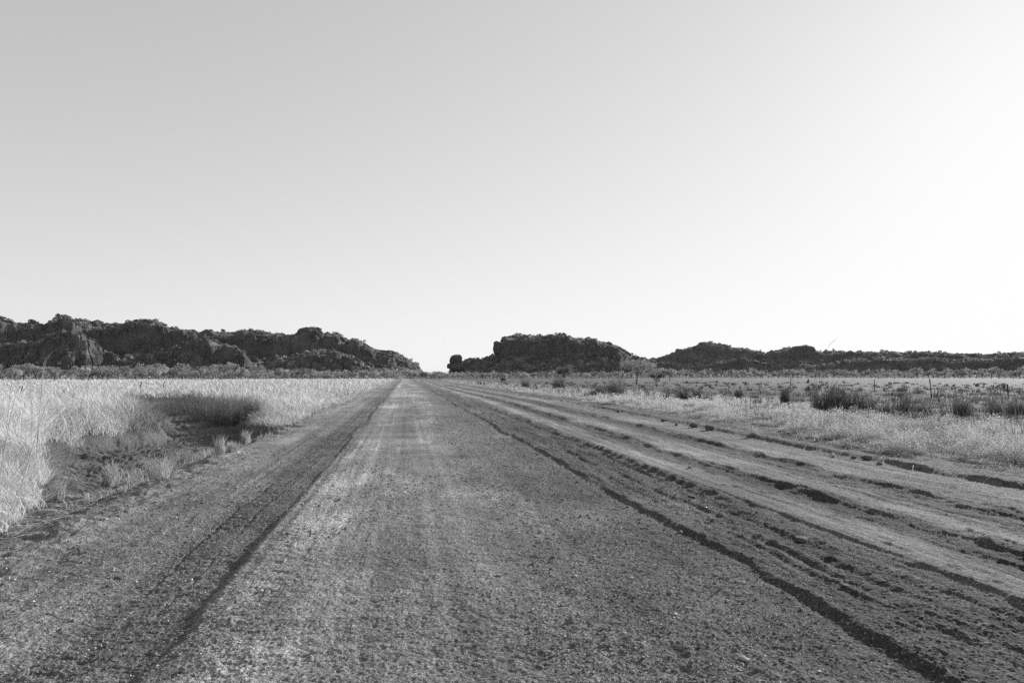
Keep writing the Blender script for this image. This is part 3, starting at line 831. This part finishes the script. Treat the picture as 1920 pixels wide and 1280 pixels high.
for i, (px, py, h, w, lab) in enumerate([
    (1452, 788, 26, 42, 'bright fountain shaped tuft standing over the herbs'),
    (1415, 815, 14, 30, 'white dead twiggy tuft at the road edge'),
    (1532, 826, 12, 9, 'little bright tuft on the dirt before the herbs'),
    (1562, 850, 9, 9, 'tiny white tuft beside the lone clod'),
    (1880, 770, 30, 44, 'pale leaning reeds near the right side'),
    (1860, 800, 26, 40, 'second pale clump of leaning reeds, nearer the road'),
    (1805, 810, 20, 40, 'low pale clump of reeds left of the leaning ones')]):
    plant('pale_tuft', px, py, h, w, lab, 'grass tuft', PB, .46, 90, 230+i, .35, minw=.6)
DT = 'dark tussocks in the right field'
for i, (px, py, h, w, lab) in enumerate([
    (1152, 740, 34, 30, 'round dark tussock left of the umbrella tree'),
    (1122, 740, 22, 24, 'ragged dark tussock touching the round one on its left'),
    (985, 726, 20, 20, 'narrow dark tussock beside the far right road edge'),
    (944, 714, 11, 13, 'small dark bushy tussock farthest up the road'),
    (1048, 728, 24, 22, 'dull brown tussock between the narrow and the ragged ones'),
    (1258, 754, 26, 26, 'dark tussock right below the umbrella tree'),
    (1282, 752, 30, 28, 'taller dark tussock right of the one below the umbrella tree'),
    (1308, 752, 22, 12, 'narrow dark tussock right of the taller pair'),
    (1326, 755, 20, 16, 'squat dark tussock right of the narrow one'),
    (1472, 762, 36, 16, 'narrow upright dark tussock standing alone in mid field'),
    (1545, 772, 60, 46, 'largest tall dark tussock in the right field'),
    (1570, 770, 52, 30, 'tall dark tussock joined to the right of the largest one'),
    (1598, 774, 44, 30, 'dark tussock second right of the largest one'),
    (1625, 776, 40, 34, 'dark tussock third right of the largest one'),
    (1660, 778, 26, 30, 'low dark tussock in the middle of the dark row'),
    (1700, 780, 40, 34, 'dark tussock near the right end of the dark row'),
    (1728, 780, 28, 30, 'low dark tussock right of the tall thin post'),
    (1755, 784, 22, 36, 'last low dark tussock of the dark row'),
    (1805, 778, 40, 24, 'thin grey tussock left of the leaning reeds'),
    (1866, 786, 48, 24, 'tall grey tussock behind the leaning reeds'),
    (1905, 775, 36, 30, 'grey tussock at the right border of the photo'),
    (1740, 812, 16, 60, 'spreading dark low tussock in the herbs'),
    (1790, 802, 14, 40, 'flat dark tussock beside the spreading one'),
    (1385, 752, 24, 12, 'thin tussock between the squat one and the lone upright one'),
    (1420, 762, 18, 14, 'small thin tussock left of the lone upright one')]):
    plant('dark_tussock', px, py, h, w, lab, 'tussock', DT, .085 if i > 4 and i not in (18, 19, 20) else .17, 330 if h > 20 else 170, 260+i, .35, minw=.55, wisp=2.2, rf=.42)

# tall single stalks that reach above the horizon
def stalk(pts, dist, wid, tone, lab, seed, head=0, group=None):
    P = []
    for px, py in pts:
        x, y, z = place_px(px, py, dist); P.append(Vector((x, y, z)))
    P[0].z = gz(P[0].x, P[0].y)-.02
    base = P[0].copy(); n = 14; C = []
    m = len(P)-1
    def cr(p0, p1, p2, p3, t): return .5*((2*p1)+(p2-p0)*t+(2*p0-5*p1+4*p2-p3)*t*t+(3*p1-p0-3*p2+p3)*t**3)
    for i in range(m):
        for k in range(4):
            C.append(cr(P[max(i-1, 0)], P[i], P[i+1], P[min(i+2, m)], k/4))
    C.append(P[-1])
    V = []; F = []
    for i, c in enumerate(C):
        s = i/(len(C)-1); w = wid*(1-.75*s)
        if head and s > 1-head: w = wid*1.5*sin((s-(1-head))/head*pi*.9+.2)
        for k in range(4):
            a = k*pi/2+.4; V.append(list(c-base+Vector((cos(a)*w, sin(a)*w, sin(a*2)*w*.3))))
    for i in range(len(C)-1):
        for k in range(4): F.append([i*4+k, i*4+(k+1) % 4, i*4+4+(k+1) % 4, i*4+4+k])
    o = poly_mesh('grass_stalk', V, np.array(F), M_straw, {'tone': np.full(len(V), tone)}, True); o.location = base
    tag(o, lab, 'grass stalk', group)
SG = 'tall stalks rising above the grass'
stalk([(72, 745), (80, 700), (90, 668), (120, 646)], 15, 0.0048, .40, 'tallest stalk at the left, bending right across the dark hill', 1, group=SG)
stalk([(70, 745), (82, 698), (92, 668), (94, 664)], 15.3, 0.0060, .42, 'short straight stalk beside the tallest one', 2, group=SG)
stalk([(10, 740), (24, 700), (40, 678), (55, 663)], 16, 0.0048, .36, 'slanting stalk near the left border', 3, group=SG)
stalk([(64, 740), (58, 715), (46, 700), (30, 696)], 14, 0.0048, .45, 'stalk nodding left near the left border', 4, group=SG)
stalk([(0, 752), (30, 738), (62, 735), (100, 728)], 12, 0.0054, .45, 'pale stem lying almost flat at the far left', 6, group=SG)
stalk([(40, 768), (85, 762), (105, 750), (118, 740)], 12, 0.0066, .48, 'bright curved stem across the near grass', 7, group=SG)
stalk([(435, 720), (433, 700), (437, 690)], 30, 0.0072, .40, 'small stalk above the grass at the middle left', 8, group=SG)
stalk([(1543, 735), (1545, 700), (1550, 655), (1572, 632)], 17, 0.0036, .10, 'tall thin stalk arching against the sky at the right', 9, .35, SG)
stalk([(1395, 745), (1400, 715), (1412, 680), (1422, 668)], 20, 0.0030, .16, 'thin stalk leaning right before the right range', 10, .2, SG)
stalk([(1485, 750), (1487, 715), (1486, 678), (1484, 668)], 22, 0.0054, .12, 'straight dark stalk before the right range', 11, group=SG)
stalk([(1524, 760), (1528, 720), (1526, 690)], 24, 0.0054, .10, 'dark stalk rising from the left side of the largest tussock', 12, group=SG)
stalk([(1537, 760), (1536, 715), (1538, 684)], 24, 0.0054, .10, 'dark stalk rising from the middle of the largest tussock', 13, group=SG)
stalk([(1580, 760), (1583, 722), (1586, 702)], 24, 0.0060, .10, 'dark stalk right of the largest tussock', 14, group=SG)
stalk([(1672, 745), (1676, 718), (1683, 700)], 26, 0.0060, .12, 'leaning dark stalk left of the tall thin post', 15, group=SG)
stalk([(1316, 745), (1318, 700), (1318, 668)], 25, 0.0036, .18, 'faint straight stalk right of the umbrella tree', 16, group=SG)

# ------------------------------------------------------------------ posts
def post(px, py, hpx, tilt, lab, wid=.028):
    x, y = gpt(px, py, 0); z = gz(x, y); dist = math.hypot(x, y)*math.cos(math.atan2(x, y)-YAW); h = hpx*dist/1280
    # star section steel picket
    V = []; F = []
    prof_ = [(0, 1), (.12, .12), (1, -.45), (0, -.18), (-1, -.45), (-.12, .12)]
    for s, zz in ((1, -.1), (1, h*.97), (.6, h)):
        for a, b in prof_: V.append([a*wid*s+tilt*zz, b*wid*s, zz])
    me = bpy.data.meshes.new('fence_post')
    faces = [[r*6+k, r*6+(k+1) % 6, r*6+6+(k+1) % 6, r*6+6+k] for r in range(2) for k in range(6)]+[[12+k for k in range(6)]]
    me.from_pydata(V, [], faces); me.materials.append(M_post)
    o = bpy.data.objects.new('fence_post', me); COL.objects.link(o); o.location = (x, y, z); o.rotation_euler[2] = -math.atan2(x, y)
    tag(o, lab, 'post', 'steel posts in the fields')
post(1747, 750, 38, -.06, 'tallest thin dark post in the right field', .032)
post(1640, 736, 23, 0, 'thin dark post above the row of dark tussocks', .034)
post(1891, 750, 28, -.04, 'thin dark post near the right border', .04)
post(1483, 724, 15, 0, 'short post beyond the lone upright tussock', .05)
post(260, 732, 18, .25, 'dark leaning post behind the clearing, left one', .05)
post(304, 730, 17, .25, 'dark leaning post behind the clearing, right one', .05)
post(37, 744, 24, .15, 'dark post sunk in the tall grass at the far left', .035)

# ------------------------------------------------------------------ trees
def tube(P, R, sides=6):
    V = []; F = []
    for i, (p, r_) in enumerate(zip(P, R)):
        d = (P[min(i+1, len(P)-1)]-P[max(i-1, 0)]).normalized(); a = d.orthogonal().normalized(); b = d.cross(a)
        for k in range(sides):
            t = 2*pi*k/sides; V.append(list(p+(a*cos(t)+b*sin(t))*r_))
    for i in range(len(P)-1):
        for k in range(sides): F.append([i*sides+k, i*sides+(k+1) % sides, (i+1)*sides+(k+1) % sides, (i+1)*sides+k])
    return np.array(V), np.array(F)
def make_tree(name, H, W, fork, base, nleaf, lsize, tone, seed, lobes=9, flat=.6, trunkr=.12, stems=2, lean=0.0, mat=None):
    """trunk that splits into limbs, every limb carries a lobe of leaf clusters"""
    r = np.random.default_rng(seed)
    root = empty(name)
    Vs = []; Fs = []; k = 0; tips = []
    def add(P, R):
        nonlocal k
        v, f = tube(P, R); Vs.append(v); Fs.append(f+k); k += len(v)
    fk = Vector((lean*fork, 0, fork))
    for s in range(stems):
        off = Vector(((s-(stems-1)/2)*.3*trunkr*8, 0, 0))
        mid = (Vector((0, 0, 0))+fk)/2+off*.6+Vector((r.normal()*.08, r.normal()*.08, 0))*fork
        add([off*.15+Vector((0, 0, -.2)), mid, fk+off*1.4], [trunkr, trunkr*.8, trunkr*.6])
        for j in range(max(2, lobes//stems)):
            a = 2*pi*(j+.5*r.random())/max(2, lobes//stems)+s; rad = W/2*(.25+.6*math.sqrt(r.random()))
            zt = base+(H-base)*(.35+.5*r.random())*(1-.35*(rad/(W/2))**2)
            tip = Vector((fk.x+cos(a)*rad, sin(a)*rad, zt)); tips.append(tip)
            st = fk+off*1.4; m = st.lerp(tip, .5)+Vector((0, 0, .12*(H-fork)))
            add([st, m, tip], [trunkr*.5, trunkr*.32, trunkr*.1])
    tr = poly_mesh('trunk', np.concatenate(Vs), np.concatenate(Fs), M_bark, None, True, root)
    C = []; T = []
    per = nleaf//len(tips)
    for tip in tips:
        lr = W*.20*(.7+.7*r.random()); lt = tone*(.65+.7*r.random())
        o = r.normal(size=(per, 3)); o /= np.linalg.norm(o, axis=1)[:, None]; o *= (.35+.65*r.random((per, 1))**.6)
        # clusters inside the lobe leave gaps
        nz = vnoise(o[:, 0]*3+seed, o[:, 1]*3+o[:, 2]*2, seed); o = o[nz > -.35]
        o = o*np.array([lr, lr, lr*flat]); C.append(o+np.array(tip)); T.append(np.full(len(o), lt)*(.75+.5*r.random(len(o))))
    C = np.concatenate(C); T = np.concatenate(T)
    C[:, 2] = np.clip(C[:, 2], base*.7, H*1.05)
    v, f, t = card_cloud(C, np.full(len(C), lsize), T, seed+3)
    poly_mesh('crown', v, f, mat or M_leaf, {'tone': t}, False, root)
    return root
def put_tree(root, px, py, dist=None, rz=0, s=1.0):
    if dist is None: x, y = gpt(px, py, 0)
    else:
        d = ray(px, py); k = dist/math.hypot(d.x, d.y); x, y = d.x*k, d.y*k
    root.location = (x, y, gz(x, y)); root.rotation_euler[2] = rz; root.scale = (s, s, s)
t = make_tree('umbrella_tree', 4.6, 5.6, 1.5, 2.3, 3800, .17, .24, 5, 14, .55, .085, 2, .05); put_tree(t, 1194, 722, None, -.3)
tag(t, 'lone spreading tree with a forked trunk and an umbrella crown in the right field', 'tree')
t = make_tree('small_tree', 2.1, 2.0, .5, .7, 900, .15, .12, 6, 8, .8, .05, 3); put_tree(t, 1231, 727, None, 0)
tag(t, 'small dark tree just right of the umbrella tree', 'tree')
t = make_tree('bushy_tree', 5.2, 4.6, 1.0, 1.0, 2200, .24, .13, 8, 12, .95, .1, 2); put_tree(t, 1057, 712, 190)
tag(t, 'dark bushy tree standing before the central mesa', 'tree')
t = make_tree('bushy_tree', 4.2, 5.0, 1.0, .8, 1500, .3, .26, 9, 9, .8, .1, 2); put_tree(t, 1256, 712, 235)
tag(t, 'pale rounded tree right of the small dark tree, before the right range', 'tree')
t = make_tree('bushy_tree', 7.4, 5.0, 2.0, 2.0, 2000, .34, .30, 10, 9, .9, .12, 2); put_tree(t, 437, 710, 270)
tag(t, 'pale tree taller than its neighbours in the left tree belt', 'tree')
# the belt: six kinds copied
protos = []
for i in range(6):
    r_ = 50+i
    p = make_tree('belt_tree', 5.4, [5.2, 4.4, 5.8, 4.0, 6.2, 4.8][i], 1.2, 1.0 if i % 2 else .6, 620, .42, [.30, .24, .34, .19, .27, .38][i], r_, 8, [.8, 1, .7, 1, .75, .9][i], .12, 2)
    protos.append(p)
r = np.random.default_rng(99); cnt = 0
def belt(a0, a1, n, d0, d1, hs0, hs1, group, lab):
    global cnt
    for i in range(n):
        az = radians(a0+(a1-a0)*(i+.5+.7*(r.random()-.5))/n); D = d0+(d1-d0)*r.random()
        p = protos[int(r.integers(6))]
        o = protos[cnt] if cnt < 6 else copy_tree(p)
        cnt += 1
        x, y = sin(az)*D, cos(az)*D; o.location = (x, y, -.1); o.rotation_euler[2] = r.random()*6.28
        s = (hs0+(hs1-hs0)*r.random()); o.scale = (s*(.9+.3*r.random()), s*(.9+.3*r.random()), s)
        tag(o, lab, 'tree', group)
belt(-31, -11, 66, 265, 330, .72, 1.36, 'trees of the left belt', 'grey green tree in the belt below the left range')
belt(-11, -.6, 40, 290, 380, .75, 1.10, 'trees of the belt left of the road end', 'low scrubby tree left of the far road end')
belt(-1.4, 1.6, 16, 400, 440, .80, 1.25, 'trees closing the far end of the road', 'dark scrubby tree closing the far end of the road')
belt(1.2, 19, 66, 330, 430, .62, .98, 'trees of the belt below the mesa', 'low scrubby tree in the belt below the central mesa')
belt(19, 50, 100, 440, 540, .75, 1.42, 'trees of the right belt', 'grey tree in the belt below the right range')
# scrub beyond the belt, at the foot of the hills
def far_scrub():
    r = np.random.default_rng(123); n = 5200; m = 16
    az = np.radians(-32+84*r.random(n)); D = np.where(az < 0, 350+270*r.random(n), 450+330*r.random(n))
    D = np.where(az > radians(19), 560+500*r.random(n), D)
    s = (1.2+1.6*r.random(n)); hgt = s*(.8+.5*r.random(n))
    o = r.normal(size=(n, m, 3)); o /= np.linalg.norm(o, axis=2)[:, :, None]; o[:, :, 2] = np.abs(o[:, :, 2])
    C = np.stack([np.sin(az)*D, np.cos(az)*D, 0*D], 1)[:, None, :]+o*np.stack([s, s, hgt*1.2], 1)[:, None, :]
    tone = np.repeat(.15+.22*r.random(n), m)*(.8+.4*r.random(n*m))
    v, f, t = card_cloud(C.reshape(-1, 3), np.repeat(s*.6, m), tone, 8)
    tag(poly_mesh('distant_scrub', v, f, M_leaf, {'tone': t}), 'low scrub covering the plain between the tree belt and the hills', 'scrub', None, 'stuff')
far_scrub()

# ------------------------------------------------------------------ thin haze in the air
def haze():
    import bmesh
    me = bpy.data.meshes.new('haze'); bm = bmesh.new(); bmesh.ops.create_cube(bm, size=1)
    bmesh.ops.scale(bm, vec=(42000, 3600*2, 130), verts=bm.verts); bmesh.ops.translate(bm, vec=(0, 0, 62), verts=bm.verts)
    bm.to_mesh(me); bm.free()
    o = bpy.data.objects.new('haze', me); COL.objects.link(o)
    m = bpy.data.materials.new('haze_air'); m.use_nodes = True; nt = m.node_tree; nt.nodes.clear()
    out = nt.nodes.new('ShaderNodeOutputMaterial'); v = nt.nodes.new('ShaderNodeVolumePrincipled')
    v.inputs['Color'].default_value = (.9, .9, .9, 1); v.inputs['Density'].default_value = HAZE; v.inputs['Anisotropy'].default_value = 0.0
    nt.links.new(v.outputs[0], out.inputs['Volume']); me.materials.append(m)
    tag(o, 'thin bright dry season haze over the plain', 'haze', None, 'stuff')
HAZE = 2.0e-5
haze()
